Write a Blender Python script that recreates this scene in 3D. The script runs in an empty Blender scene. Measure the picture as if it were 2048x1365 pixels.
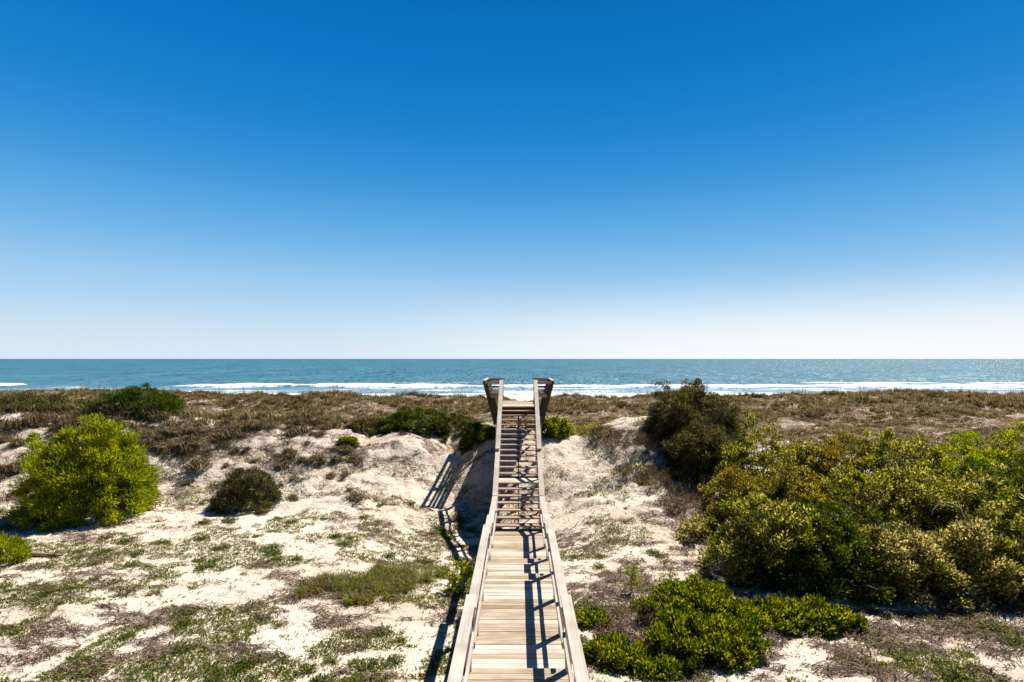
import bpy, math
import numpy as np
from mathutils import Vector

scene = bpy.context.scene
COL = scene.collection

# ------------------------------------------------------------------ camera
EYE = 6.0
F = 1120.0
cam = bpy.data.cameras.new("camera")
cam.sensor_width = 36.0
cam.lens = 36.0 * F / 2048.0
cam.shift_x = -13.0 / 2048.0
cam.shift_y = 35.5 / 2048.0
cam.clip_start = 0.1
cam.clip_end = 60000.0
camo = bpy.data.objects.new("camera", cam)
camo.location = (0, 0, EYE)
camo.rotation_euler = (math.radians(90), 0, 0)
COL.objects.link(camo)
scene.camera = camo

# ------------------------------------------------------------------ light and sky
SX, SY = 0.47, 0.45                       # shadow travel per metre of height
to_sun = Vector((SX, SY, 1.0)).normalized()
SUN_EL = math.asin(to_sun.z)
SUN_AZ = math.atan2(to_sun.x, to_sun.y)
sun = bpy.data.lights.new("sun", 'SUN')
sun.energy = 5.0
sun.angle = math.radians(0.5)
sun.color = (1.0, 0.93, 0.82)
suno = bpy.data.objects.new("sun", sun)
suno.rotation_euler = (-to_sun).to_track_quat('-Z', 'Y').to_euler()
suno.location = (30, 30, 60)
COL.objects.link(suno)

world = bpy.data.worlds.new("World")
scene.world = world
world.use_nodes = True
wt = world.node_tree
wt.nodes.clear()
def wn(t, **k):
    n = wt.nodes.new(t)
    for a, b in k.items():
        setattr(n, a, b)
    return n
w_out = wn('ShaderNodeOutputWorld')
w_bg = wn('ShaderNodeBackground')
w_sky = wn('ShaderNodeTexSky')
w_sky.sky_type = 'NISHITA'
w_sky.sun_disc = False
w_sky.sun_elevation = SUN_EL
w_sky.sun_rotation = SUN_AZ
w_sky.air_density = 1.0
w_sky.dust_density = 0.6
w_sky.ozone_density = 3.0
w_co = wn('ShaderNodeTexCoord')
w_sep = wn('ShaderNodeSeparateXYZ')
wt.links.new(w_co.outputs['Generated'], w_sep.inputs[0])
w_ramp = wn('ShaderNodeValToRGB')
cr = w_ramp.color_ramp
cr.interpolation = 'B_SPLINE'
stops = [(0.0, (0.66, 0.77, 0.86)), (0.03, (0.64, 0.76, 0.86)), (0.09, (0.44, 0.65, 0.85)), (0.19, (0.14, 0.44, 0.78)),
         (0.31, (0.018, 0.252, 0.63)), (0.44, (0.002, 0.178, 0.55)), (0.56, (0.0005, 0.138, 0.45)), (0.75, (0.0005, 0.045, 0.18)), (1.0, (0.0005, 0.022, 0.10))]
while len(cr.elements) < len(stops):
    cr.elements.new(0.5)
for e, (p, c) in zip(cr.elements, stops):
    e.position = p
    e.color = (*c, 1)
wt.links.new(w_sep.outputs['Z'], w_ramp.inputs[0])
# brighter, whiter air low on the sun's side
w_dot = wn('ShaderNodeVectorMath', operation='DOT_PRODUCT')
w_dot.inputs[1].default_value = (math.sin(SUN_AZ), math.cos(SUN_AZ), 0.0)
wt.links.new(w_co.outputs['Generated'], w_dot.inputs[0])
w_az = wn('ShaderNodeMapRange', clamp=True)
w_az.inputs['From Min'].default_value = 0.35
w_az.inputs['From Max'].default_value = 1.0
w_az.interpolation_type = 'SMOOTHSTEP'
wt.links.new(w_dot.outputs['Value'], w_az.inputs['Value'])
w_lo = wn('ShaderNodeMapRange', clamp=True)
w_lo.inputs['From Min'].default_value = 0.0
w_lo.inputs['From Max'].default_value = 0.15
w_lo.inputs['To Min'].default_value = 1.0
w_lo.inputs['To Max'].default_value = 0.0
w_lo.interpolation_type = 'SMOOTHSTEP'
wt.links.new(w_sep.outputs['Z'], w_lo.inputs['Value'])
w_mul = wn('ShaderNodeMath', operation='MULTIPLY')
w_az.inputs['To Max'].default_value = 0.7
wt.links.new(w_az.outputs[0], w_mul.inputs[0])
wt.links.new(w_lo.outputs[0], w_mul.inputs[1])
w_mix = wn('ShaderNodeMixRGB')
w_mix.inputs['Color2'].default_value = (1.0, 1.0, 0.98, 1)
wt.links.new(w_mul.outputs[0], w_mix.inputs['Fac'])
wt.links.new(w_ramp.outputs[0], w_mix.inputs['Color1'])
# the physical sky carries the rest of the dome
w_sc = wn('ShaderNodeMixRGB', blend_type='MULTIPLY')
w_sc.inputs['Fac'].default_value = 1.0
w_sc.inputs['Color2'].default_value = (0.09, 0.09, 0.09, 1)
wt.links.new(w_sky.outputs[0], w_sc.inputs['Color1'])
w_fin = wn('ShaderNodeMixRGB')
w_fin.inputs['Fac'].default_value = 0.99
wt.links.new(w_sc.outputs[0], w_fin.inputs['Color1'])
wt.links.new(w_mix.outputs[0], w_fin.inputs['Color2'])
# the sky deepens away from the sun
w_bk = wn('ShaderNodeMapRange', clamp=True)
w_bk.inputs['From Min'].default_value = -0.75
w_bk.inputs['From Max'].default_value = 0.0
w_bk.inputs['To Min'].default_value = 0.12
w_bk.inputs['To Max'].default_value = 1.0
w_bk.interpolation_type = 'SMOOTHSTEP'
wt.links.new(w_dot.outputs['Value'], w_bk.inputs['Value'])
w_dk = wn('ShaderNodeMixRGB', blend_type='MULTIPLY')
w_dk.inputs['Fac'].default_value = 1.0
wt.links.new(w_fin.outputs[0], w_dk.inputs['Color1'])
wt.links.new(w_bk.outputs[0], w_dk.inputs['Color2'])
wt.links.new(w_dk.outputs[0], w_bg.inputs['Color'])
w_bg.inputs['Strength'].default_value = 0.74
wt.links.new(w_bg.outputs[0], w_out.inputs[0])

scene.view_settings.view_transform = 'Standard'
scene.view_settings.look = 'None'
scene.view_settings.exposure = 0.52
scene.view_settings.gamma = 1.0
scene.view_settings.use_curve_mapping = False
scene.cycles.max_bounces = 5
scene.cycles.diffuse_bounces = 1
scene.cycles.transparent_max_bounces = 8

# ------------------------------------------------------------------ helpers
def tag(o, label=None, cat=None, group=None, kind=None):
    if label: o["label"] = label
    if cat: o["category"] = cat
    if group: o["group"] = group
    if kind: o["kind"] = kind
    return o

def empty(name, loc, label, cat, group=None):
    o = bpy.data.objects.new(name, None)
    o.location = loc
    o.empty_display_size = 0.3
    COL.objects.link(o)
    return tag(o, label, cat, group)

def np_mesh(name, verts, faces, mat=None, smooth=False):
    """faces: (N,k) array, or list of such arrays"""
    if not isinstance(faces, list):
        faces = [faces]
    faces = [f for f in faces if len(f)]
    me = bpy.data.meshes.new(name)
    verts = np.ascontiguousarray(verts, dtype=np.float32)
    me.vertices.add(len(verts))
    me.vertices.foreach_set('co', verts.ravel())
    loops = np.concatenate([f.ravel() for f in faces]).astype(np.int32)
    tot = np.concatenate([np.full(len(f), f.shape[1], dtype=np.int32) for f in faces])
    start = np.concatenate([[0], np.cumsum(tot)[:-1]]).astype(np.int32)
    me.loops.add(len(loops))
    me.loops.foreach_set('vertex_index', loops)
    me.polygons.add(len(tot))
    me.polygons.foreach_set('loop_start', start)
    me.polygons.foreach_set('loop_total', tot)
    me.polygons.foreach_set('use_smooth', np.full(len(tot), bool(smooth)))
    me.update(calc_edges=True)
    if mat: me.materials.append(mat)
    return me

def link(name, me, parent=None, loc=None):
    o = bpy.data.objects.new(name, me)
    COL.objects.link(o)
    if parent is not None: o.parent = parent
    if loc is not None: o.location = loc
    return o

def hash01(ix, iy, seed):
    h = (ix.astype(np.int64) * 374761393 + iy.astype(np.int64) * 668265263 + seed * 1442695041) & 0xffffffff
    h = ((h ^ (h >> 13)) * 1274126177) & 0xffffffff
    h = (h ^ (h >> 16)) & 0xffffffff
    return h / 4294967295.0

def vnoise(x, y, seed=0):
    x = np.asarray(x, float); y = np.asarray(y, float)
    ix = np.floor(x); iy = np.floor(y)
    fx = x - ix; fy = y - iy
    fx = fx * fx * fx * (fx * (fx * 6 - 15) + 10); fy = fy * fy * fy * (fy * (fy * 6 - 15) + 10)
    a = hash01(ix, iy, seed); b = hash01(ix + 1, iy, seed)
    c = hash01(ix, iy + 1, seed); d = hash01(ix + 1, iy + 1, seed)
    return (a + (b - a) * fx) * (1 - fy) + (c + (d - c) * fx) * fy

def fbm(x, y, seed=0, octv=4):
    s = 0; a = 0.5; t = 0
    for o in range(octv):
        s = s + a * vnoise(x, y, seed + o * 17); t += a
        x = x * 2.03 + 3.7; y = y * 2.03 - 1.3; a *= 0.5
    return s / t

def sstep(a, b, x):
    t = np.clip((x - a) / (b - a), 0, 1)
    return t * t * (3 - 2 * t)

# ------------------------------------------------------------------ terrain height
KY = np.array([-20, 8, 12, 15, 17, 19, 21, 23, 25, 27, 30, 34, 40, 48, 54, 58, 62, 68, 80, 100, 120, 140, 200], float)
FAR = [1.2, 0.95, 1.2, 1.85, 2.05, 1.7, 0.5, -0.6, -1.2, -1.85, -2.8, -5]
NEAR = {
 -70: [.6, .6, .7, .8, 1.0, 1.5, 2.3, 3.0, 3.4, 2.6],
 -30: [.55, .55, .6, .7, .9, 1.4, 2.3, 3.0, 3.4, 2.7],
 -20: [.55, .55, .6, .65, .8, 1.3, 2.2, 3.0, 3.4, 2.6],
 -13: [.55, .55, .6, .65, .75, 1.2, 2.0, 2.75, 3.0, 2.2],
 -8: [.55, .55, .55, .6, .7, 1.0, 1.75, 2.5, 2.6, 1.9],
 -5: [.55, .55, .5, .5, .55, .75, 1.6, 2.55, 2.65, 1.9],
 -3: [.55, .5, .3, .05, .05, .25, .85, 1.9, 2.7, 2.0],
 -1: [.55, .48, .25, -.05, -.05, .35, 1.4, 2.45, 2.8, 2.1],
 1: [.55, .5, .4, .25, .3, .8, 1.75, 2.5, 2.75, 2.1],
 3: [.55, .5, .5, .6, .9, 1.3, 1.9, 2.5, 2.5, 1.9],
 5.5: [.55, .5, .55, .7, 1.1, 1.7, 2.5, 3.2, 3.0, 2.0],
 8: [.55, .5, .6, .8, 1.1, 1.6, 2.2, 2.6, 2.5, 2.0],
 12: [.55, .5, .6, .9, 1.2, 1.5, 1.8, 2.0, 2.05, 1.6],
 20: [.55, .5, .6, .8, 1.0, 1.1, 1.2, 1.2, 1.2, 1.1],
 70: [.55, .5, .6, .8, 1.0, 1.1, 1.2, 1.2, 1.2, 1.1],
}
def hermite(kx, kv, x):
    kx = np.asarray(kx, float); kv = np.asarray(kv, float)
    d = np.diff(kv, axis=0) / np.diff(kx).reshape(-1, *([1] * (kv.ndim - 1)))
    m = np.zeros_like(kv)
    m[1:-1] = np.where(d[:-1] * d[1:] > 0, 2 * d[:-1] * d[1:] / (d[:-1] + d[1:] + 1e-12), 0)
    i = np.clip(np.searchsorted(kx, x) - 1, 0, len(kx) - 2)
    h = kx[i + 1] - kx[i]
    t = np.clip((x - kx[i]) / h, 0, 1)
    sh = (-1,) + (1,) * (kv.ndim - 1)
    t = t.reshape(sh); h = h.reshape(sh)
    return ((2*t**3 - 3*t**2 + 1) * kv[i] + (t**3 - 2*t**2 + t) * h * m[i]
            + (-2*t**3 + 3*t**2) * kv[i+1] + (t**3 - t**2) * h * m[i+1])
_xs = np.arange(-70, 70.01, 0.25)
_ys = np.arange(-20, 200.01, 0.25)
_kx = sorted(NEAR)
_tab = np.array([[.55] + NEAR[k] + FAR for k in _kx])
_fy = hermite(KY, _tab.T, _ys)
_tabf = hermite(np.array(_kx, float), _fy.T, _xs)
def base_h(x, y):
    u = (np.clip(x, -70, 69.99) + 70) / 0.25; v = (np.clip(y, -20, 199.9) + 20) / 0.25
    i = np.clip(u.astype(int), 0, len(_xs) - 2); j = np.clip(v.astype(int), 0, len(_ys) - 2)
    a = u - i; b = v - j
    return (_tabf[i, j] * (1 - a) + _tabf[i+1, j] * a) * (1 - b) + (_tabf[i, j+1] * (1 - a) + _tabf[i+1, j+1] * a) * b

def ground(x, y):
    x = np.asarray(x, float); y = np.asarray(y, float)
    z = base_h(x, y)
    face = sstep(18, 21, y) * (1 - sstep(27, 31, y))
    field = sstep(27, 34, y) * (1 - sstep(60, 70, y))
    near = 1 - sstep(60, 75, y)
    z = z + (fbm(x / 5.0, y / 5.0, 3, 3) - 0.5) * (0.16 + 0.5 * face + 0.9 * field) * near
    z = z + (fbm(x / 1.3, y / 1.3, 9, 3) - 0.5) * (0.10 + 0.34 * face + 0.3 * field) * near
    z = z + (fbm(x / 0.32, y / 0.32, 21, 3) - 0.5) * (0.06 + 0.15 * face) * near
    z = z + (fbm(x / 22.0, y / 8.0, 33, 3) - 0.5) * 1.1 * sstep(45, 54, y) * (1 - sstep(62, 72, y))
    # sandy notch the stairs lead through
    z = z - 0.18 * np.exp(-((x - 0.1) / 0.8) ** 2) * sstep(45, 54, y) * (1 - sstep(64, 74, y))
    return z
def gz(x, y):
    return float(ground(np.array([x]), np.array([y]))[0])

# ------------------------------------------------------------------ materials
def new_mat(name):
    m = bpy.data.materials.new(name)
    m.use_nodes = True
    nt = m.node_tree
    nt.nodes.clear()
    out = nt.nodes.new('ShaderNodeOutputMaterial')
    return m, nt, out
def N(nt, t, **k):
    n = nt.nodes.new(t)
    for a, b in k.items():
        setattr(n, a, b)
    return n
def ramp(nt, stops, interp='LINEAR'):
    r = N(nt, 'ShaderNodeValToRGB')
    r.color_ramp.interpolation = interp
    while len(r.color_ramp.elements) < len(stops):
        r.color_ramp.elements.new(0.5)
    for e, (p, c) in zip(r.color_ramp.elements, stops):
        e.position = p
        e.color = (*c, 1) if not isinstance(c, float) else (c, c, c, 1)
    return r
def noise(nt, vec, scale, detail=4, rough=0.55, dist=0.0):
    n = N(nt, 'ShaderNodeTexNoise')
    n.inputs['Scale'].default_value = scale
    n.inputs['Detail'].default_value = detail
    n.inputs['Roughness'].default_value = rough
    n.inputs['Distortion'].default_value = dist
    if vec is not None: nt.links.new(vec, n.inputs['Vector'])
    return n

def wood_mat(name, axis, palette, rough=0.75):
    m, nt, out = new_mat(name)
    L = nt.links.new
    co = N(nt, 'ShaderNodeTexCoord')
    geo = N(nt, 'ShaderNodeNewGeometry')
    mp = N(nt, 'ShaderNodeMapping')
    sc = {'x': (1.1, 46, 46), 'y': (46, 1.1, 46), 'z': (46, 46, 1.1)}[axis]
    mp.inputs['Scale'].default_value = sc
    off = N(nt, 'ShaderNodeVectorMath', operation='SCALE')
    off.inputs[0].default_value = (37.1, 21.7, 53.3)
    L(geo.outputs['Random Per Island'], off.inputs['Scale'])
    add = N(nt, 'ShaderNodeVectorMath', operation='ADD')
    L(co.outputs['Object'], add.inputs[0]); L(off.outputs[0], add.inputs[1])
    L(add.outputs[0], mp.inputs['Vector'])
    g = noise(nt, mp.outputs[0], 1.0, 6, 0.62, 0.5)
    r = ramp(nt, palette)
    # per-board tone
    mixv = N(nt, 'ShaderNodeMath', operation='MULTIPLY_ADD')
    mixv.inputs[1].default_value = 0.42; 
    L(geo.outputs['Random Per Island'], mixv.inputs[0])
    sub = N(nt, 'ShaderNodeMath', operation='ADD'); sub.inputs[1].default_value = -0.21
    L(g.outputs['Fac'], sub.inputs[0]); L(sub.outputs[0], mixv.inputs[2])
    L(mixv.outputs[0], r.inputs['Fac'])
    big = noise(nt, add.outputs[0], 1.7, 3)
    bl = N(nt, 'ShaderNodeMixRGB', blend_type='MULTIPLY')
    br = ramp(nt, [(0.35, (0.62, 0.60, 0.60)), (0.65, (1.0, 1.0, 1.0))])
    L(big.outputs['Fac'], br.inputs['Fac'])
    bl.inputs['Fac'].default_value = 0.7
    L(r.outputs[0], bl.inputs['Color1']); L(br.outputs[0], bl.inputs['Color2'])
    b = N(nt, 'ShaderNodeBsdfPrincipled')
    b.inputs['Roughness'].default_value = rough
    b.inputs['Specular IOR Level'].default_value = 0.25
    L(bl.outputs[0], b.inputs['Base Color'])
    bp = N(nt, 'ShaderNodeBump'); bp.inputs['Strength'].default_value = 0.4; bp.inputs['Distance'].default_value = 0.003
    L(g.outputs['Fac'], bp.inputs['Height']); L(bp.outputs[0], b.inputs['Normal'])
    L(b.outputs[0], out.inputs[0])
    return m
PAL_DECK = [(0.18, (0.20, 0.13, 0.08)), (0.34, (0.43, 0.325, 0.22)), (0.50, (0.61, 0.51, 0.39)), (0.74, (0.73, 0.67, 0.58))]
PAL_GREY = [(0.18, (0.25, 0.19, 0.15)), (0.34, (0.46, 0.385, 0.32)), (0.5, (0.58, 0.51, 0.44)), (0.8, (0.68, 0.62, 0.55))]
PAL_RED = [(0.15, (0.19, 0.075, 0.05)), (0.42, (0.42, 0.245, 0.175)), (0.7, (0.60, 0.46, 0.37))]
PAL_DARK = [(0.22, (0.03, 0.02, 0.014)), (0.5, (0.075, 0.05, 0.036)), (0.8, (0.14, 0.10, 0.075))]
W_DECK = wood_mat("deck_wood", 'x', PAL_DECK)
W_RAIL = wood_mat("rail_wood", 'y', PAL_GREY)
W_TREAD = wood_mat("tread_wood", 'x', PAL_RED)
W_POST = wood_mat("post_wood", 'z', PAL_GREY)
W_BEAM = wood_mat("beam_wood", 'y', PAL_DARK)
W_BENCHX = wood_mat("bench_cross_wood", 'x', PAL_RED)
W_DARKZ = wood_mat("slanted_post_wood", 'z', PAL_DARK)

def leaf_mat(name, cols, trans=0.45, rough=0.42, patch=0.9, patch_cols=None):
    m, nt, out = new_mat(name)
    L = nt.links.new
    geo = N(nt, 'ShaderNodeNewGeometry')
    n = len(cols)
    r = ramp(nt, [((i + 0.5) / n, c) for i, c in enumerate(cols)])
    L(geo.outputs['Random Per Island'], r.inputs['Fac'])
    last = r.outputs[0]
    if patch_cols:
        co = N(nt, 'ShaderNodeTexCoord')
        pn = noise(nt, co.outputs['Object'], patch, 3, 0.6)
        pr = ramp(nt, [(0.50, 0.0), (0.62, 1.0)])
        L(pn.outputs['Fac'], pr.inputs['Fac'])
        r2 = ramp(nt, [((i + 0.5) / len(patch_cols), c) for i, c in enumerate(patch_cols)])
        L(geo.outputs['Random Per Island'], r2.inputs['Fac'])
        mx = N(nt, 'ShaderNodeMixRGB')
        L(pr.outputs[0], mx.inputs['Fac']); L(last, mx.inputs['Color1']); L(r2.outputs[0], mx.inputs['Color2'])
        last = mx.outputs[0]
    b = N(nt, 'ShaderNodeBsdfPrincipled')
    b.inputs['Roughness'].default_value = rough
    b.inputs['Specular IOR Level'].default_value = 0.4
    L(last, b.inputs['Base Color'])
    t = N(nt, 'ShaderNodeBsdfTranslucent')
    hs = N(nt, 'ShaderNodeHueSaturation')
    hs.inputs['Hue'].default_value = 0.485; hs.inputs['Saturation'].default_value = 1.15; hs.inputs['Value'].default_value = 2.1
    L(last, hs.inputs['Color']); L(hs.outputs[0], t.inputs['Color'])
    s = N(nt, 'ShaderNodeMixShader'); s.inputs[0].default_value = trans
    L(b.outputs[0], s.inputs[1]); L(t.outputs[0], s.inputs[2]); L(s.outputs[0], out.inputs[0])
    return m
L_LIME = leaf_mat("lime_leaf", [(0.045, 0.085, 0.004), (0.12, 0.17, 0.005), (0.25, 0.31, 0.006), (0.50, 0.50, 0.010)], 0.36)
L_DARK = leaf_mat("dark_leaf", [(0.012, 0.028, 0.005), (0.03, 0.055, 0.008), (0.07, 0.11, 0.012), (0.16, 0.19, 0.03)], 0.30)
L_OLIVE = leaf_mat("olive_leaf", [(0.02, 0.03, 0.005), (0.07, 0.085, 0.012), (0.24, 0.24, 0.038), (0.60, 0.55, 0.16)], 0.38,
                   patch=0.8, patch_cols=[(0.018, 0.032, 0.005), (0.09, 0.115, 0.012), (0.36, 0.37, 0.04)])
L_PALE = leaf_mat("pale_leaf", [(0.03, 0.034, 0.008), (0.11, 0.11, 0.025), (0.36, 0.33, 0.10), (0.68, 0.61, 0.26)], 0.38,
                  patch=0.9, patch_cols=[(0.022, 0.032, 0.006), (0.08, 0.09, 0.016), (0.26, 0.25, 0.06)])
L_YELLOW = leaf_mat("yellow_leaf", [(0.03, 0.034, 0.008), (0.11, 0.11, 0.022), (0.44, 0.39, 0.08)], 0.38,
                    patch=1.1, patch_cols=[(0.08, 0.065, 0.014), (0.42, 0.33, 0.05), (0.06, 0.045, 0.018)])
L_GREEN = leaf_mat("green_leaf", [(0.010, 0.026, 0.003), (0.036, 0.075, 0.005), (0.13, 0.175, 0.012), (0.36, 0.37, 0.04)], 0.38, 0.3)
L_BROWNGREEN = leaf_mat("brown_green_leaf", [(0.014, 0.016, 0.005), (0.036, 0.037, 0.009), (0.10, 0.095, 0.024), (0.28, 0.24, 0.11)], 0.28,
                        patch=1.0, patch_cols=[(0.02, 0.035, 0.006), (0.07, 0.09, 0.014), (0.20, 0.21, 0.03)])
L_DRY = leaf_mat("dry_grass_blade", [(0.045, 0.030, 0.013), (0.10, 0.070, 0.030), (0.19, 0.14, 0.062), (0.36, 0.28, 0.14)], 0.15, 0.7)
L_RUN = leaf_mat("dead_runner", [(0.06, 0.036, 0.022), (0.14, 0.088, 0.056), (0.27, 0.19, 0.125)], 0.1, 0.8)
L_FIELD = leaf_mat("dune_grass_blade", [(0.07, 0.052, 0.019), (0.22, 0.17, 0.068), (0.48, 0.39, 0.19), (0.15, 0.13, 0.035)], 0.25, 0.7,
                   patch=0.55, patch_cols=[(0.03, 0.024, 0.008), (0.08, 0.064, 0.022), (0.18, 0.145, 0.05)])
L_GRASS = leaf_mat("green_grass_blade", [(0.035, 0.065, 0.008), (0.10, 0.14, 0.012), (0.20, 0.23, 0.02), (0.30, 0.22, 0.06)], 0.4, 0.5,
                   patch=1.6, patch_cols=[(0.08, 0.055, 0.02), (0.20, 0.15, 0.04), (0.30, 0.24, 0.08)])
L_WEED = leaf_mat("weed_leaf", [(0.03, 0.05, 0.006), (0.08, 0.11, 0.012), (0.17, 0.20, 0.025), (0.26, 0.25, 0.06)], 0.35, 0.45)

def bark_mat(name, c0, c1):
    m, nt, out = new_mat(name)
    L = nt.links.new
    co = N(nt, 'ShaderNodeTexCoord')
    n = noise(nt, co.outputs['Object'], 14, 5, 0.65)
    r = ramp(nt, [(0.3, c0), (0.7, c1)])
    L(n.outputs['Fac'], r.inputs['Fac'])
    b = N(nt, 'ShaderNodeBsdfPrincipled'); b.inputs['Roughness'].default_value = 0.85
    L(r.outputs[0], b.inputs['Base Color'])
    bp = N(nt, 'ShaderNodeBump'); bp.inputs['Strength'].default_value = 0.4; bp.inputs['Distance'].default_value = 0.01
    L(n.outputs['Fac'], bp.inputs['Height']); L(bp.outputs[0], b.inputs['Normal'])
    L(b.outputs[0], out.inputs[0])
    return m
BARK = bark_mat("bark", (0.05, 0.035, 0.025), (0.14, 0.10, 0.075))
BARE = bark_mat("bare_twig", (0.16, 0.12, 0.10), (0.36, 0.29, 0.24))
TWIG = bark_mat("dead_twig", (0.07, 0.035, 0.025), (0.22, 0.13, 0.095))
DRIFT = bark_mat("driftwood", (0.22, 0.15, 0.10), (0.42, 0.31, 0.22))

def sand_mat():
    m, nt, out = new_mat("sand")
    L = nt.links.new
    co = N(nt, 'ShaderNodeTexCoord')
    P = co.outputs['Object']
    at = N(nt, 'ShaderNodeAttribute', attribute_name='cover')
    big = noise(nt, P, 0.35, 4)
    sandc = ramp(nt, [(0.3, (0.67, 0.55, 0.44)), (0.5, (0.80, 0.69, 0.57)), (0.7, (0.85, 0.76, 0.65))])
    L(big.outputs['Fac'], sandc.inputs['Fac'])
    # scattered litter: streaky noise thresholded by the cover mask
    mp = N(nt, 'ShaderNodeMapping'); mp.inputs['Scale'].default_value = (1.0, 2.2, 1.0)
    L(P, mp.inputs['Vector'])
    l1 = noise(nt, mp.outputs[0], 3.2, 8, 0.72, 0.6)
    l2 = noise(nt, mp.outputs[0], 11.0, 5, 0.7, 0.8)
    ad = N(nt, 'ShaderNodeMath', operation='MULTIPLY_ADD'); ad.inputs[1].default_value = 0.45
    L(l2.outputs['Fac'], ad.inputs[0]); L(l1.outputs['Fac'], ad.inputs[2])
    th = N(nt, 'ShaderNodeMath', operation='MULTIPLY_ADD'); th.inputs[1].default_value = 0.55
    L(at.outputs['Fac'], th.inputs[0]); L(ad.outputs[0], th.inputs[2])
    lm = N(nt, 'ShaderNodeMapRange', clamp=True); lm.interpolation_type = 'SMOOTHSTEP'
    lm.inputs['From Min'].default_value = 0.86; lm.inputs['From Max'].default_value = 1.12
    L(th.outputs[0], lm.inputs['Value'])
    lc = ramp(nt, [(0.3, (0.085, 0.05, 0.036)), (0.5, (0.19, 0.12, 0.085)), (0.72, (0.34, 0.235, 0.165))])
    l3 = noise(nt, P, 6.0, 4, 0.7)
    L(l3.outputs['Fac'], lc.inputs['Fac'])
    mx = N(nt, 'ShaderNodeMixRGB')
    L(lm.outputs[0], mx.inputs['Fac']); L(sandc.outputs[0], mx.inputs['Color1']); L(lc.outputs[0], mx.inputs['Color2'])
    b = N(nt, 'ShaderNodeBsdfPrincipled'); b.inputs['Roughness'].default_value = 0.95
    b.inputs['Specular IOR Level'].default_value = 0.15
    L(mx.outputs[0], b.inputs['Base Color'])
    f1 = noise(nt, P, 5.0, 6, 0.65)
    f2 = noise(nt, P, 26.0, 3, 0.6)
    fa = N(nt, 'ShaderNodeMath', operation='MULTIPLY_ADD'); fa.inputs[1].default_value = 0.35
    L(f2.outputs['Fac'], fa.inputs[0]); L(f1.outputs['Fac'], fa.inputs[2])
    bp = N(nt, 'ShaderNodeBump'); bp.inputs['Strength'].default_value = 0.8; bp.inputs['Distance'].default_value = 0.15
    L(fa.outputs[0], bp.inputs['Height']); L(bp.outputs[0], b.inputs['Normal'])
    L(b.outputs[0], out.inputs[0])
    return m

def water_mat():
    m, nt, out = new_mat("sea_water")
    L = nt.links.new
    co = N(nt, 'ShaderNodeTexCoord')
    P = co.outputs['Object']
    foam = N(nt, 'ShaderNodeAttribute', attribute_name='foam')
    mp = N(nt, 'ShaderNodeMapping'); mp.inputs['Scale'].default_value = (0.35, 1.0, 1.0)
    L(P, mp.inputs['Vector'])
    mpc = N(nt, 'ShaderNodeMapping'); mpc.inputs['Scale'].default_value = (1.0, 0.30, 1.0)
    L(P, mpc.inputs['Vector'])
    big = noise(nt, mpc.outputs[0], 0.045, 7, 0.72)
    wc = ramp(nt, [(0.36, (0.012, 0.080, 0.108)), (0.5, (0.024, 0.135, 0.178)), (0.64, (0.065, 0.20, 0.24))])
    L(big.outputs['Fac'], wc.inputs['Fac'])
    sh = N(nt, 'ShaderNodeAttribute', attribute_name='shallow')
    smx = N(nt, 'ShaderNodeMixRGB'); smx.inputs['Color2'].default_value = (0.20, 0.33, 0.42, 1)
    L(sh.outputs['Fac'], smx.inputs['Fac']); L(wc.outputs[0], smx.inputs['Color1'])
    # foam breakup
    mpf = N(nt, 'ShaderNodeMapping'); mpf.inputs['Scale'].default_value = (1.0, 0.55, 1.0)
    L(P, mpf.inputs['Vector'])
    fn = noise(nt, mpf.outputs[0], 0.30, 9, 0.78, 0.6)
    fs = N(nt, 'ShaderNodeMath', operation='MULTIPLY_ADD'); fs.inputs[1].default_value = 0.95
    L(foam.outputs['Fac'], fs.inputs[0]); L(fn.outputs['Fac'], fs.inputs[2])
    fm = N(nt, 'ShaderNodeMapRange', clamp=True); fm.interpolation_type = 'SMOOTHSTEP'
    fm.inputs['From Min'].default_value = 0.72; fm.inputs['From Max'].default_value = 1.15
    L(fs.outputs[0], fm.inputs['Value'])
    mx = N(nt, 'ShaderNodeMixRGB'); mx.inputs['Color2'].default_value = (0.86, 0.88, 0.90, 1)
    L(fm.outputs[0], mx.inputs['Fac']); L(smx.outputs[0], mx.inputs['Color1'])
    b = N(nt, 'ShaderNodeBsdfPrincipled')
    b.inputs['IOR'].default_value = 1.33
    b.inputs['Specular IOR Level'].default_value = 0.5
    L(mx.outputs[0], b.inputs['Base Color'])
    rr = N(nt, 'ShaderNodeMapRange'); rr.inputs['To Min'].default_value = 0.30; rr.inputs['To Max'].default_value = 0.9
    L(fm.outputs[0], rr.inputs['Value']); L(rr.outputs[0], b.inputs['Roughness'])
    # choppy facets: every patch of water tilts its own way
    mp2 = N(nt, 'ShaderNodeMapping'); mp2.inputs['Scale'].default_value = (1.1, 0.14, 1.0)
    L(P, mp2.inputs['Vector'])
    wv = noise(nt, mp2.outputs[0], 1.0, 4, 0.7)
    sb = N(nt, 'ShaderNodeVectorMath', operation='SUBTRACT'); sb.inputs[1].default_value = (0.5, 0.5, 0.5)
    L(wv.outputs['Color'], sb.inputs[0])
    ml = N(nt, 'ShaderNodeVectorMath', operation='MULTIPLY'); ml.inputs[1].default_value = (4.0, 4.4, 0.0)
    L(sb.outputs[0], ml.inputs[0])
    ge = N(nt, 'ShaderNodeNewGeometry')
    av = N(nt, 'ShaderNodeVectorMath', operation='ADD')
    L(ml.outputs[0], av.inputs[0]); L(ge.outputs['Normal'], av.inputs[1])
    nv = N(nt, 'ShaderNodeVectorMath', operation='NORMALIZE')
    L(av.outputs[0], nv.inputs[0]); L(nv.outputs[0], b.inputs['Normal'])
    L(b.outputs[0], out.inputs[0])
    return m

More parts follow.
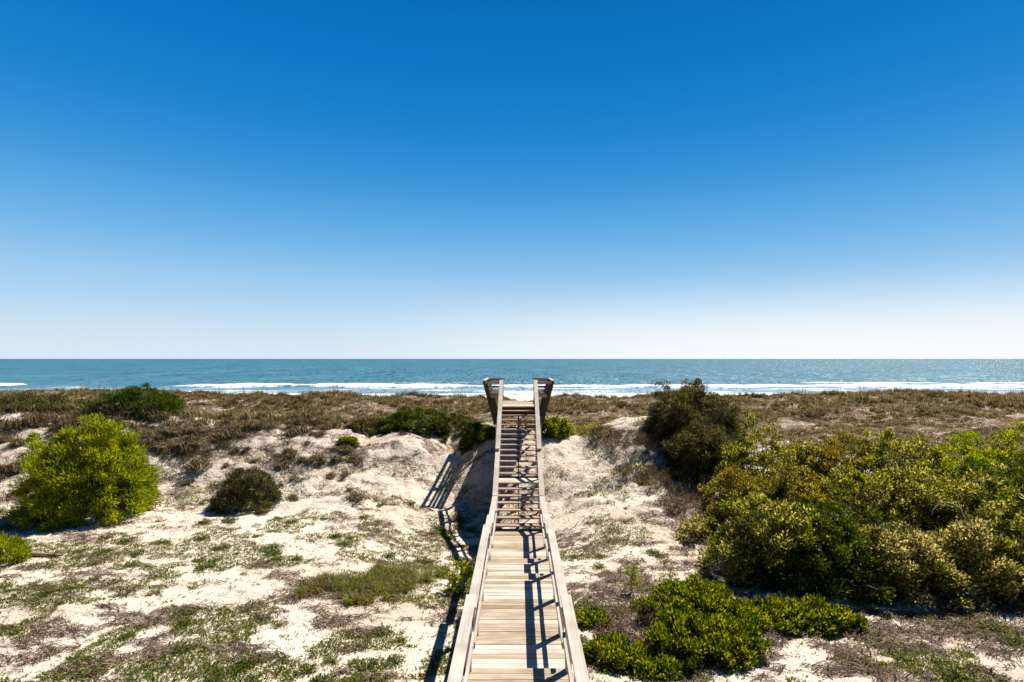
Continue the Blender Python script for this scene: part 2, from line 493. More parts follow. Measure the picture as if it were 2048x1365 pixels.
# ------------------------------------------------------------------ terrain mesh
def grow(a, b, s0, k):
    v = [a]; s = s0
    while v[-1] < b:
        v.append(v[-1] + s); s *= k
    v[-1] = b
    return v
xr = grow(14.0, 500, 0.16, 1.065)
xs = np.array([-v for v in xr[::-1]] + list(np.arange(-13.9, 13.95, 0.1)) + xr)
ys = np.array(list(np.linspace(-25, 5.5, 40)) + list(np.arange(5.6, 28, 0.1)) + grow(28.0, 165, 0.12, 1.02))
GX, GY = np.meshgrid(xs, ys, indexing='xy')
GZ = ground(GX, GY)
def cover_at(x, y):
    """0..1: how much dead litter covers the sand"""
    c = 0.30 + 0.35 * (fbm(x / 2.6, y / 1.7, 51, 3) - 0.5) + 0.75 * (fbm(x / 0.75, y / 0.34, 53, 3) - 0.5)
    c = c + 0.34 * sstep(26.0, 30, y) * (1 - sstep(62, 66, y))            # the grassy field
    c = c - 0.08 * sstep(18, 20, y) * (1 - sstep(23, 25.5, y))             # open dune face
    c = c - 0.22 * np.exp(-((x + 9) / 4.0) ** 2 - ((y - 16.5) / 1.6) ** 2)
    c = c + 0.0 * np.exp(-((x + 10) / 5.0) ** 2 - ((y - 10.0) / 1.6) ** 2)
    c = c + 0.25 * np.exp(-((x - 2.2) / 1.2) ** 2 - ((y - 12.0) / 2.0) ** 2)
    c = c + 0.28 * np.exp(-((x - 8.5) / 3.0) ** 2 - ((y - 11.2) / 0.8) ** 2)
    c = c + 0.30 * np.exp(-((x + 14) / 5.0) ** 2 - ((y - 24) / 2.0) ** 2)
    c = np.where(y > 64, -0.4, c)
    return c
cov = cover_at(GX, GY)
nx, ny = len(xs), len(ys)
idx = np.arange(nx * ny).reshape(ny, nx)
fq = np.stack([idx[:-1, :-1], idx[:-1, 1:], idx[1:, 1:], idx[1:, :-1]], -1).reshape(-1, 4)
me = np_mesh("sand_ground", np.stack([GX, GY, GZ], -1).reshape(-1, 3), fq, sand_mat(), True)
a = me.attributes.new('cover', 'FLOAT', 'POINT'); a.data.foreach_set('value', cov.ravel().astype(np.float32))
tag(link("sand_ground", me), kind="structure")

# ------------------------------------------------------------------ ocean
SEA = -2.0
oyr = list(np.arange(112, 230, 0.7)) + grow(230, 45000, 1.5, 1.055)
oxr = grow(230.0, 45000, 3.0, 1.12)
oxs = np.array([-v for v in oxr[::-1]] + list(np.arange(-229, 229.5, 1.0)) + oxr)
oys = np.array(oyr)
OX, OY = np.meshgrid(oxs, oys, indexing='xy')
wob = (fbm(OX / 38.0, OX * 0 + 2.2, 71, 3) - 0.5) * 16
wob2 = (fbm(OX / 30.0, OX * 0 + 9.2, 75, 3) - 0.5) * 10
sid = OX / 166.0                                     # tangent of the bearing
act = sstep(-0.66, -0.52, sid) + (1 - sstep(-0.875, -0.86, sid))
act = act * np.clip(0.25 + 1.35 * fbm(OX / 9.0, OX * 0 + 5.5, 77, 4), 0, 1.1)
d1 = OY - (163 + wob * 0.55)
br1 = np.exp(-np.where(d1 > 0, d1 / 1.6, d1 / (2.5 + 7.5 * fbm(OX / 12.0, OY / 40.0, 79, 3))) ** 2) * act                 # main breaker
d2 = OY - (186 + wob2)
br2 = np.exp(-np.where(d2 > 0, d2 / 2.0, d2 / 5.0) ** 2) * (0.25 + sstep(0.5, 0.62, sid) + 0.7 * np.exp(-((sid + 0.12) / 0.16) ** 2)) * fbm(OX / 11.0, OY / 9.0, 91, 3) * 1.3
d3 = OY - (127 + wob2 * 0.5)
br3 = np.exp(-(d3 / 5.5) ** 2) * 1.0
streak = sstep(0.48, 0.75, fbm(OX / 16.0, OY / 3.5, 83, 4)) * sstep(165, 158, OY) * 0.55
foam = np.clip(np.maximum.reduce([br1 * 1.0, br2 * 0.75, br3 * 0.72, streak]), 0, 1.1)
foam = foam * np.clip(1 - (OY - 215) / 20, 0, 1)
swell = 0.22 * np.sin(OY / 3.9 + wob * 0.35 + fbm(OX / 25.0, OY / 25.0, 95, 2) * 5) * np.clip(1 - (OY - 200) / 60, 0.0, 1)
OZ = SEA + swell * 0.6 + br1 * 0.75 * (d1 > -6) + br2 * 0.4
nx, ny = len(oxs), len(oys)
idx = np.arange(nx * ny).reshape(ny, nx)
fq = np.stack([idx[:-1, :-1], idx[:-1, 1:], idx[1:, 1:], idx[1:, :-1]], -1).reshape(-1, 4)
me = np_mesh("sea", np.stack([OX, OY, OZ], -1).reshape(-1, 3), fq, water_mat(), True)
a = me.attributes.new('foam', 'FLOAT', 'POINT'); a.data.foreach_set('value', foam.ravel().astype(np.float32))
shal = 0.85 * sstep(172, 140, OY + wob) * (0.6 + 0.6 * fbm(OX / 20.0, OY / 5.0, 97, 3)) + 0.12 * sstep(300, 175, OY)
a = me.attributes.new('shallow', 'FLOAT', 'POINT'); a.data.foreach_set('value', np.clip(shal, 0, 1).ravel().astype(np.float32))
tag(link("sea", me), kind="structure")

# ------------------------------------------------------------------ box / beam builder
CUBE_F = np.array([[0, 3, 2, 1], [4, 5, 6, 7], [0, 1, 5, 4], [1, 2, 6, 5], [2, 3, 7, 6], [3, 0, 4, 7]])
class MB:
    def __init__(s): s.v = []; s.f = []; s.n = 0
    def hexa(s, c):
        s.v.append(np.asarray(c, float)); s.f.append(CUBE_F + s.n); s.n += 8
    def box(s, x0, x1, y0, y1, z0, z1):
        s.hexa([(x0, y0, z0), (x1, y0, z0), (x1, y1, z0), (x0, y1, z0), (x0, y0, z1), (x1, y0, z1), (x1, y1, z1), (x0, y1, z1)])
    def beam(s, p, q, w, h, side=(1, 0, 0)):
        """bar from p to q (centre line), w across `side`, h the other way"""
        p = np.array(p, float); q = np.array(q, float)
        d = (q - p) / np.linalg.norm(q - p)
        u = np.array(side, float); u = u - d * np.dot(u, d); u /= np.linalg.norm(u)
        n = np.cross(d, u)
        if n[2] < 0: n = -n
        u = u * w / 2; n = n * h / 2
        s.hexa([p - u - n, p + u - n, q + u - n, q - u - n, p - u + n, p + u + n, q + u + n, q - u + n])
    def build(s, name, mat, parent=None):
        me = np_mesh(name, np.concatenate(s.v), np.concatenate(s.f), mat)
        if parent is not None:
            me.transform(parent_inv(parent))
        return link(name, me, parent)
def parent_inv(p):
    from mathutils import Matrix
    t = Vector((0, 0, 0)); q = p
    while q is not None:
        t += q.location; q = q.parent
    return Matrix.Translation(-t)

# ------------------------------------------------------------------ boardwalk
rng = np.random.default_rng(5)
def Z(drop): return EYE - drop
bw = empty("boardwalk", (0, 12.0, gz(0, 12.0)), "weathered wooden boardwalk with railings, open stairs up the dune and a benched lookout on top", "boardwalk")
D = [Z(4.60), Z(4.78), Z(4.97), Z(5.17)]
SEG = [(2.5, 8.33, D[0]), (8.33, 12.48, D[1]), (12.48, 13.95, D[2]), (13.95, 17.05, D[3])]
def planks(mb, x0, x1, y0, y1, ztop, w=0.14, gap=0.010, t=0.038, jit=0.012):
    n = max(1, int(round((y1 - y0) / (w + gap))))
    st = (y1 - y0) / n
    for i in range(n):
        a = y0 + i * st + gap / 2; b = y0 + (i + 1) * st - gap / 2
        dz = rng.uniform(-0.003, 0.003); tl = rng.uniform(-0.002, 0.002)
        l = x0 + rng.uniform(-jit, jit); r = x1 + rng.uniform(-jit, jit)
        mb.hexa([(l, a, ztop - t + dz), (r, a, ztop - t + dz + tl), (r, b, ztop - t + dz + tl), (l, b, ztop - t + dz),
                 (l, a, ztop + dz), (r, a, ztop + dz + tl), (r, b, ztop + dz + tl), (l, b, ztop + dz)])
for i, (y0, y1, z) in enumerate(SEG):
    mb = MB()
    planks(mb, -0.80, 0.80, y0, y1, z)
    mb.build("deck_section", W_DECK, bw)
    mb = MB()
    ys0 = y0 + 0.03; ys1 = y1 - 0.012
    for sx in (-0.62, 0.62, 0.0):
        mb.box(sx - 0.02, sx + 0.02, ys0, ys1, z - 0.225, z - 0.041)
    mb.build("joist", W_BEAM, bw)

RAILH = 1.07
CX = 0.705
posts = []      # (x, y, ztop, zbottom)
def post(x, y, ztop, w=0.09):
    g = gz(x, y) - 0.4
    mb = MB()
    a = rng.uniform(-0.006, 0.006); b = rng.uniform(-0.006, 0.006)
    h = w / 2
    mb.hexa([(x - h + a, y - h + b, g), (x + h + a, y - h + b, g), (x + h + a, y + h + b, g), (x - h + a, y + h + b, g),
             (x - h, y - h, ztop), (x + h, y - h, ztop), (x + h, y + h, ztop), (x - h, y + h, ztop)])
    return mb.build("post", W_POST, bw)
PX = 0.735
SEGPOST = [(2.6, 4.1, 5.5, 6.9, 8.27), (9.70, 11.10, 12.42), (13.89,), (15.35, 16.80)]
for (y0, y1, z), yy in zip(SEG, SEGPOST):
    for s in (-1, 1):
        ct = z + RAILH
        mb = MB(); mb.box(s * CX - 0.075, s * CX + 0.075, y0 + (0.0 if y0 < 3 else 0.03), y1 + (0.06 if z > D[3] else -0.17), ct - 0.038, ct)
        mb.build("handrail", W_RAIL, bw)
        mb = MB(); mb.box(s * 0.667 - 0.019, s * 0.667 + 0.019, y0 + 0.01, y1 - 0.03 if z > D[3] else 16.84, z + 0.46, z + 0.555)
        mb.build("mid_rail", W_RAIL, bw)
        mb = MB(); mb.box(s * 0.667 - 0.019, s * 0.667 + 0.019, y0 + 0.012, y1 - 0.032 if z > D[3] else 16.84, ct - 0.135, ct - 0.041)
        mb.build("upper_rail", W_RAIL, bw)
        for y in yy:
            post(s * PX, y, ct - 0.0385)

# stairs
RISE = 0.153; RUN = 0.29
Y0 = 16.83
treads = []
for k in range(1, 21):
    if k < 7: y = Y0 + (k - 1) * RUN
    elif k == 7: continue
    else: y = 19.29 + (k - 8) * RUN
    z = D[3] + k * RISE
    mb = MB()
    for q in (0, 1):
        a = y + q * 0.142; dz = rng.uniform(-0.003, 0.003)
        mb.box(-0.69 + rng.uniform(-.006, .006), 0.69 + rng.uniform(-.006, .006), a, a + 0.137, z - 0.040 + dz, z + dz)
    mb.build("stair_tread", W_TREAD, bw)
zl = D[3] + 7 * RISE
yl0, yl1 = Y0 + 6 * RUN, 19.29 + 0.25
mb = MB(); planks(mb, -0.69, 0.69, yl0, yl1, zl); mb.build("landing", W_DECK, bw)
YT = 19.29 + 13 * RUN                      # platform edge
ZT = D[3] + 21 * RISE
YF = YT + 3.05
for s in (-1, 1):
    # stringers
    mb = MB()
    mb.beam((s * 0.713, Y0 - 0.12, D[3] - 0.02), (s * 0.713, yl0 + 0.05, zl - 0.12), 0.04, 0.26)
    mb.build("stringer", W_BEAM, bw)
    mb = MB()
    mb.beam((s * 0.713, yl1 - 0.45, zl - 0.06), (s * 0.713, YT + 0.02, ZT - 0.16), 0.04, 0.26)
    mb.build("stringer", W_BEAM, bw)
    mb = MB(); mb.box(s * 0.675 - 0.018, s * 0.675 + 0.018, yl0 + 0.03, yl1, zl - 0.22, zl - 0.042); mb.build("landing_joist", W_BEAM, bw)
    # sloped handrails, lower then upper flight
    la = (s * CX, 16.72, D[3] + RAILH + 0.0); lb = (s * CX, 19.02, zl + 1.0)
    mb = MB(); mb.beam(la, lb, 0.15, 0.04); mb.build("stair_handrail", W_RAIL, bw)
    ua = (s * CX, 18.93, zl + 1.05); ub = (s * CX, YT + 0.06, ZT + RAILH)
    mb = MB(); mb.beam(ua, ub, 0.15, 0.04); mb.build("stair_handrail", W_RAIL, bw)
    for (pa, pb) in ((la, lb), (ua, ub)):
        for dz, hh in ((-0.10, 0.10), (-0.50, 0.10)):
            mb = MB(); mb.beam((s * 0.667, pa[1] + 0.07, pa[2] + dz), (s * 0.667, pb[1] - 0.07, pb[2] + dz), 0.038, hh); mb.build("stair_rail", W_RAIL, bw)
    for y in (18.62, 19.05, 20.5, 21.8):
        if y < 19: zt = la[2] + (lb[2] - la[2]) * (y - la[1]) / (lb[1] - la[1]) - 0.03
        else: zt = ua[2] + (ub[2] - ua[2]) * (y - ua[1]) / (ub[1] - ua[1]) - 0.035
        post(s * (PX + 0.008), y, zt)
    for y in (YT + 0.03, YF - 0.06):
        post(s * (PX + 0.004), y, ZT + RAILH - 0.02)
    # diagonal brace under the stairs
    mb = MB(); mb.beam((s * 0.80, 21.8, gz(s * .8, 21.8) + 0.25), (s * 0.80, YT + 0.02, ZT - 0.45), 0.038, 0.12); mb.build("brace", W_BEAM, bw)
    mb = MB(); mb.beam((s * 0.80, 20.5, gz(s * .8, 20.5) + 0.2), (s * 0.80, 21.75, ZT - 1.25), 0.038, 0.12); mb.build("brace", W_BEAM, bw)
mb = MB(); mb.beam((0, Y0 - 0.02, D[3] - 0.06), (0, yl0 + 0.05, zl - 0.18), 0.04, 0.24); mb.build("stringer", W_BEAM, bw)
mb = MB(); mb.beam((0, yl1 - 0.35, zl - 0.08), (0, YT + 0.0, ZT - 0.24), 0.04, 0.24); mb.build("stringer", W_BEAM, bw)
# lookout platform
mb = MB(); planks(mb, -0.80, 0.80, YT, YF, ZT); mb.build("platform", W_DECK, bw)
mb = MB()
for sx in (-0.74, -0.26, 0.26, 0.74):
    mb.box(sx - 0.02, sx + 0.02, YT + 0.05, YF - 0.05, ZT - 0.24, ZT - 0.042)
mb.box(-0.77, 0.77, YT + 0.008, YT + 0.046, ZT - 0.235, ZT - 0.043)
mb.box(-0.77, 0.77, YF - 0.046, YF - 0.008, ZT - 0.235, ZT - 0.043)
mb.build("platform_frame", W_BEAM, bw)
# support beams and posts
for y in (YT + 0.14, YF - 0.14):
    mb = MB(); mb.box(-1.0, 1.0, y - 0.045, y + 0.045, ZT - 0.43, ZT - 0.243); mb.build("support_beam", W_BEAM, bw)
    for s in (-1, 1):
        post(s * 0.90, y, ZT - 0.432, 0.11)
for s in (-1, 1):
    bn = bpy.data.objects.new("bench", None); COL.objects.link(bn); bn.parent = bw
    bn.location = Vector((s * 1.0, (YT + YF) / 2, ZT)) - bw.location
    def sl(z):   # x of the slanted post centre at height z over the platform
        return s * (0.95 + (z + 0.72) * (1.415 - 0.95) / (1.03 + 0.72))
    for y in (YT + 0.05, (YT + YF) / 2, YF - 0.05):
        mb = MB(); mb.beam((sl(-0.72), y, ZT - 0.72), (sl(1.03), y, ZT + 1.03), 0.14, 0.045, side=(1, 0, 0))
        mb.build("slanted_post", W_DARKZ, bn)
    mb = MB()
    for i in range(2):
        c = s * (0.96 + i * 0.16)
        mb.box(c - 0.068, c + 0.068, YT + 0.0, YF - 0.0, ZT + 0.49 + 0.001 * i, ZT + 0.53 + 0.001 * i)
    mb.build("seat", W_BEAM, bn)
    for y in (YT + 0.095, (YT + YF) / 2 + 0.045, YF - 0.095):
        mb = MB(); mb.box(min(s * 0.79, s * 1.30), max(s * 0.79, s * 1.30), y - 0.019, y + 0.019, ZT + 0.35, ZT + 0.488); mb.build("seat_support", W_BENCHX, bn)
    mb = MB()
    for zc in (0.66, 0.86):
        x = sl(zc) - s * 0.092
        dx = s * 0.03 * 0.6
        mb.beam((x, YT + 0.0, ZT + zc), (x, YF - 0.0, ZT + zc), 0.035, 0.13, side=(1, 0, -s * 0.27))
    mb.build("backrest", W_BEAM, bn)
    mb = MB(); mb.box(min(s * 1.36, s * 1.50), max(s * 1.36, s * 1.50), YT - 0.02, YF + 0.02, ZT + 1.032, ZT + 1.07)
    mb.build("back_cap", W_RAIL, bn)
    for y, zz in ((YT + 0.02, ((0.93, 1.026),)), (YF - 0.06, ((0.92, 1.027), (0.62, 0.71), (0.20, 0.30)))):
        for z0, z1 in zz:
            xa, xb = s * 0.775, sl((z0 + z1) / 2) - s * 0.03
            mb = MB(); mb.box(min(xa, xb), max(xa, xb), y - 0.06, y - 0.024, ZT + z0, ZT + z1); mb.build("end_rail", W_BENCHX, bn)
    mb = MB(); mb.box(min(s * 0.64, s * 1.355), max(s * 0.64, s * 1.355), YF - 0.13, YF + 0.01, ZT + 1.033, ZT + 1.068); mb.build("end_cap", W_BENCHX, bn)

# ------------------------------------------------------------------ foliage builders
def unit(v): return v / (np.linalg.norm(v, axis=-1, keepdims=True) + 1e-9)
def leaves(P, Dr, length, width, rg, flat=0.0):
    """rhombic leaves at P pointing along Dr"""
    n = len(P)
    Dr = unit(Dr)
    R = rg.normal(size=(n, 3)) * 0.8 + np.array([0.25, 0.25, 1.0])
    S = unit(np.cross(Dr, R))
    l = (length * rg.uniform(0.45, 1.45, n))[:, None]; w = (width * rg.uniform(0.7, 1.2, n))[:, None]
    up = np.cross(S, Dr)
    v = np.empty((n, 4, 3))
    v[:, 0] = P; v[:, 1] = P + Dr * l * 0.5 + S * w * 0.5 + up * l * 0.08
    v[:, 2] = P + Dr * l; v[:, 3] = P + Dr * l * 0.5 - S * w * 0.5 + up * l * 0.08
    return v.reshape(-1, 3), np.arange(4 * n).reshape(n, 4)

def tube(pts, rads, sides=5):
    pts = np.asarray(pts, float)
    t = unit(np.gradient(pts, axis=0))
    ref = np.array([0.31, 0.95, 0.12])
    u = unit(np.cross(t, ref)); w = np.cross(t, u)
    ang = np.arange(sides) * 2 * np.pi / sides
    ring = pts[:, None] + (u[:, None] * np.cos(ang)[None, :, None] + w[:, None] * np.sin(ang)[None, :, None]) * np.asarray(rads)[:, None, None]
    n = len(pts)
    i = np.arange(n * sides).reshape(n, sides)
    f = np.stack([i[:-1], np.roll(i, -1, 1)[:-1], np.roll(i, -1, 1)[1:], i[1:]], -1).reshape(-1, 4)
    return ring.reshape(-1, 3), f
def join(parts):
    V = []; Fs = []; n = 0
    for v, f in parts:
        V.append(v); Fs.append(f + n); n += len(v)
    return np.concatenate(V), np.concatenate(Fs)
def curve_pts(a, b, rg, wob=0.12, n=6, sag=0.0):
    a = np.asarray(a, float); b = np.asarray(b, float)
    t = np.linspace(0, 1, n)[:, None]
    L = np.linalg.norm(b - a)
    off = np.cumsum(rg.normal(size=(n, 3)) * wob * L / n, axis=0)
    off = off - off[0] - t * 0
    p = a + (b - a) * t + off * np.sin(np.pi * t * 0.5)
    p[:, 2] += sag * L * np.sin(np.pi * t[:, 0])
    return p

def crown_points(rx, ry, h, nclump, rg, lump=0.22, lo=-0.05, fill=0.25):
    th = rg.uniform(0, 2 * np.pi, nclump)
    cz = rg.uniform(lo, 1.0, nclump)
    s = np.sqrt(np.clip(1 - cz ** 2, 0, 1))
    d = np.stack([np.cos(th) * s, np.sin(th) * s, cz], -1)
    sd = int(rg.integers(1000))
    m = 1 + lump * 2 * (fbm(d[:, 0] * 2.1 + d[:, 2] * 1.3 + 9, d[:, 1] * 2.1 - d[:, 2] + 5, sd, 3) - 0.5)
    r = m * np.where(rg.random(nclump) < fill, rg.uniform(0.45, 0.85, nclump), rg.uniform(0.84, 1.0, nclump))
    r = r * np.where(rg.random(nclump) < 0.09, rg.uniform(1.06, 1.22, nclump), 1.0)
    P = d * r[:, None] * np.array([rx, ry, h])
    Nn = unit(d / np.array([rx, ry, h]))
    return P, Nn

def make_foliage(rx, ry, h, rg, nclump, nleaf, ll, lw, rc, lump=0.22, up=0.35, spread=1.0, lo=-0.05, fill=0.25):
    P, Nn = crown_points(rx, ry, h, nclump, rg, lump, lo, fill)
    cs = rg.uniform(0.6, 1.3, nclump)
    k = np.repeat(np.arange(nclump), nleaf)
    q = rg.normal(size=(len(k), 3)); q = unit(q) * (rg.random(len(k)) ** 0.5)[:, None]
    q[:, 2] *= 0.75
    pos = P[k] + q * (rc * cs[k])[:, None] + Nn[k] * 0.02
    dr = q * 0.9 * spread + Nn[k] * 0.6 + rg.normal(size=q.shape) * 0.45 + np.array([0, 0, up])
    ok = pos[:, 2] > -0.05
    v, f = leaves(pos[ok], dr[ok], ll, lw, rg)
    return v, f, P

PROTO = {}
def shrub(name, label, cat, x, y, rx, ry, h, mat, seed, group=None, nclump=90, nleaf=260, ll=0.075, lw=0.032, rc=0.22,
          lump=0.22, up=0.35, bark=BARK, nb=16, lo=-0.05, fill=0.25, bare=0, barelen=0.5, sink=0.06, spread=1.0, stem=0.022):
    rg = np.random.default_rng(seed)
    z = gz(x, y) - sink
    o = empty(name, (x, y, z), label, cat, group)
    v, f, P = make_foliage(rx, ry, h, rg, nclump, nleaf, ll, lw, rc, lump, up, spread, lo, fill)
    # let the crown follow the ground it grows on
    gnd = ground(v[:, 0] + x, v[:, 1] + y) - (z + sink)
    v[:, 2] += gnd * np.clip(1 - v[:, 2] / (h * 1.2), 0.0, 1) * 0.9
    link("foliage", np_mesh("foliage", v, f, mat), o)
    parts = []
    for i in range(nb):
        tip = P[rg.integers(len(P))] * 0.92
        a = np.array([rg.normal() * rx * 0.12, rg.normal() * ry * 0.12, -0.15])
        p = curve_pts(a, tip, rg, 0.25, 7, 0.05)
        parts.append(tube(p, np.linspace(stem, stem * 0.25, 7), 5))
    v, f = join(parts)
    link("branches", np_mesh("branches", v, f, bark, True), o)
    if bare:
        parts = []
        for i in range(bare):
            j = rg.integers(len(P)); tip = P[j] * rg.uniform(1.0, 1.0 + barelen * 0.5)
            p = curve_pts(P[j] * 0.0, tip + rg.normal(size=3) * 0.12, rg, 0.2, 6)
            parts.append(tube(p, np.linspace(0.012, 0.004, 6), 4))
            for _ in range(2):
                e = p[3] + rg.normal(size=3) * barelen * 0.4
                parts.append(tube(curve_pts(p[3], e, rg, 0.3, 4), np.linspace(0.008, 0.003, 4), 4))
        v, f = join(parts)
        b = link("bare_twigs", np_mesh("bare_twigs", v, f, BARE, True), o)
        b["label"] = "pale bare twigs"
    return o

def px(xp, y): return (xp - 1037.0) * y / F

# --- left side
shrub("feathery_shrub", "tall feathery lime-green shrub at the foot of the dune, left of the boardwalk", "shrub",
      px(184, 19.0), 19.0, 1.8, 1.6, 2.7, L_LIME, 11, nclump=430, nleaf=210, ll=0.13, lw=0.03, rc=0.24, lump=0.5, up=0.55, nb=36, fill=0.28, lo=0.0, stem=0.035)
shrub("round_bush", "round dark olive bush alone on the open sand, mid left", "bush",
      px(493, 20.0), 20.0, 1.05, 1.0, 1.18, L_BROWNGREEN, 12, nclump=200, nleaf=190, ll=0.07, lw=0.024, rc=0.16, lump=0.14, up=0.35, nb=20)
shrub("feathery_bush", "small lime-green feathery bush cut off by the left edge of the photo", "bush",
      px(8, 15.0), 15.0, 0.55, 0.5, 0.62, L_LIME, 13, nclump=60, nleaf=160, ll=0.09, lw=0.018, rc=0.16, up=0.8, nb=10, stem=0.012)
shrub("dune_shrub", "dark shrub on the dune crest behind the lime-green shrub", "shrub",
      px(275, 26.9), 26.9, 2.2, 1.2, 1.35, L_DARK, 14, nclump=190, nleaf=170, ll=0.12, lw=0.03, rc=0.25, up=0.8, nb=16, bare=14)
shrub("dune_shrub", "brown-green low shrub on the dune crest at the far left edge", "shrub",
      px(60, 27.5), 27.5, 2.4, 1.2, 0.75, L_BROWNGREEN, 15, nclump=130, nleaf=150, ll=0.13, lw=0.022, rc=0.25, up=0.9, nb=12)
shrub("mound_shrub", "dense dark green mound-shaped shrub on the dune crest left of the stairs", "shrub",
      px(822, 26.2), 26.2, 1.65, 1.0, 1.1, L_DARK, 16, nclump=150, nleaf=200, ll=0.09, lw=0.036, rc=0.22, lump=0.2, nb=16)
shrub("creeping_shrub", "low reddish-green creeping shrub trailing right from the green mound shrub", "shrub",
      px(905, 26.6), 26.6, 1.25, 0.8, 0.62, L_BROWNGREEN, 17, nclump=80, nleaf=170, ll=0.09, lw=0.03, rc=0.18, nb=12)
shrub("small_bush", "small green bush on the dune slope below the green mound shrub", "bush",
      px(697, 24.3), 24.3, 0.38, 0.32, 0.26, L_GREEN, 18, nclump=40, nleaf=150, ll=0.07, lw=0.03, rc=0.13, nb=8, stem=0.012)
shrub("small_bush", "small dark bush on the dune crest, touching the left end of the green mound shrub", "bush",
      px(735, 25.8), 25.8, 0.9, 0.6, 0.5, L_BROWNGREEN, 19, nclump=50, nleaf=150, ll=0.08, lw=0.03, rc=0.18, nb=10)
shrub("shaded_bush", "dark bush in shade right against the left of the stairs", "bush",
      px(957, 25.0), 25.0, 0.75, 0.8, 0.72, L_DARK, 20, nclump=80, nleaf=180, ll=0.09, lw=0.04, rc=0.18, nb=10)
shrub("walkside_bush", "small yellow-green leafy bush against the left railing of the boardwalk", "bush",
      px(925, 13.6), 13.6, 0.38, 0.4, 0.75, L_LIME, 21, nclump=34, nleaf=42, ll=0.09, lw=0.045, rc=0.14, nb=9, stem=0.010)
# --- right of the stairs
shrub("dune_bush", "dark green bush on the dune crest just right of the stairs", "bush",
      px(1112, 25.0), 25.0, 0.72, 0.6, 0.78, L_GREEN, 22, nclump=80, nleaf=160, ll=0.08, lw=0.04, rc=0.16, nb=10)
shrub("dune_bush", "thin yellow-green bush spreading right from the dark bush near the stairs", "bush",
      px(1190, 25.6), 25.6, 1.1, 0.6, 0.45, L_OLIVE, 23, nclump=60, nleaf=110, ll=0.09, lw=0.02, rc=0.18, nb=10, up=0.8)
shrub("tall_shrub", "tallest dark twiggy shrub, rising past the surf line right of the stairs", "shrub",
      px(1388, 23.6), 23.6, 2.1, 1.6, 2.3, L_BROWNGREEN, 24, nclump=400, nleaf=150, ll=0.11, lw=0.03, rc=0.24, lump=0.45, up=0.55, nb=40, bare=60, barelen=0.9, fill=0.3, stem=0.03)
for xp, y, rx, ry, h, lab, sd in [
  (1275, 23.4, 1.5, 1.1, 0.65, "reddish-brown half dead brush on the sand left of the tallest shrub", 25),
  (1335, 20.8, 1.2, 1.3, 0.55, "dark brown dead brush hanging down the shaded sand below the tallest shrub", 26),
  (1205, 24.4, 0.9, 0.6, 0.40, "low brown brush on the dune crest between the yellow-green bush and the tallest shrub", 27),
  (1268, 21.4, 0.8, 0.7, 0.32, "thin dead brush on the half shaded sand, lower left of the tallest shrub", 28),
  (1378, 19.0, 1.0, 1.0, 0.42, "dark dead brush lowest on the shaded sand, beside the thicket's left end", 29)]:
    shrub("brown_brush", lab, "brush", px(xp, y), y, rx, ry, h * 0.72, L_DRY, sd, nclump=int(80 * rx), nleaf=55, ll=0.11, lw=0.016, rc=0.2, nb=60, bare=10, bark=TWIG, stem=0.014)
shrub("twiggy_shrub", "dark twiggy shrub draping down the right flank of the tallest shrub", "shrub",
      px(1405, 21.5), 21.5, 1.45, 1.1, 1.75, L_BROWNGREEN, 61, nclump=230, nleaf=220, ll=0.085, lw=0.026, rc=0.24, lump=0.3, up=0.5, nb=24, bare=24, barelen=0.8)
# thicket on the right: each shrub its own object
G_TH = "shrubs of the dense thicket"
thick = [
 # xp, Y, rx, ry, h, mat, label, bare
 (1532, 14.3, 1.2, 1.1, 1.5, L_OLIVE, "dark olive shrub at the front left corner of the thicket, behind the low green mats", 6),
 (1640, 13.9, 1.35, 1.1, 1.45, L_DARK, "darkest green shrub at the front of the thicket, behind the long low mat", 8),
 (1800, 13.5, 1.20, 1.0, 1.15, L_PALE, "pale cream-green shrub low at the front of the thicket, right of the darkest one", 4),
 (1935, 13.4, 1.20, 1.0, 1.25, L_PALE, "pale green leafy shrub at the front of the thicket, near the right edge", 3),
 (2070, 13.5, 1.25, 1.1, 1.45, L_OLIVE, "olive shrub at the front of the thicket, cut by the right edge", 0),
 (1505, 17.4, 1.15, 1.1, 1.5, L_YELLOW, "golden yellow tinged shrub at the left end of the thicket", 10),
 (1600, 16.4, 1.50, 1.3, 1.75, L_YELLOW, "shrub with rusty brown and yellow leaves in the middle of the thicket", 22),
 (1765, 16.0, 1.50, 1.3, 1.95, L_OLIVE, "olive shrub around the curved grey dead branch, middle of the thicket", 8),
 (1915, 16.0, 1.50, 1.3, 2.05, L_OLIVE, "tall olive shrub right of the curved grey dead branch in the thicket", 0),
 (2055, 16.2, 1.50, 1.3, 2.15, L_DARK, "dark green shrub in mid thicket at the right edge", 0),
 (1530, 19.9, 1.60, 1.3, 1.72, L_OLIVE, "olive shrub at the back left of the thicket top, beside the sandy trail", 4),
 (1680, 19.3, 1.65, 1.3, 1.72, L_YELLOW, "shrub flecked with golden leaves along the back of the thicket, left of centre", 8),
 (1825, 19.1, 1.65, 1.3, 1.92, L_OLIVE, "bright topped olive shrub in the middle of the thicket's back row", 0),
 (1965, 19.1, 1.65, 1.3, 2.02, L_LIME, "yellow-green shrub at the back right of the thicket top", 0),
 (2090, 19.3, 1.65, 1.3, 2.10, L_OLIVE, "olive shrub at the back of the thicket, barely inside the right edge", 0),
]
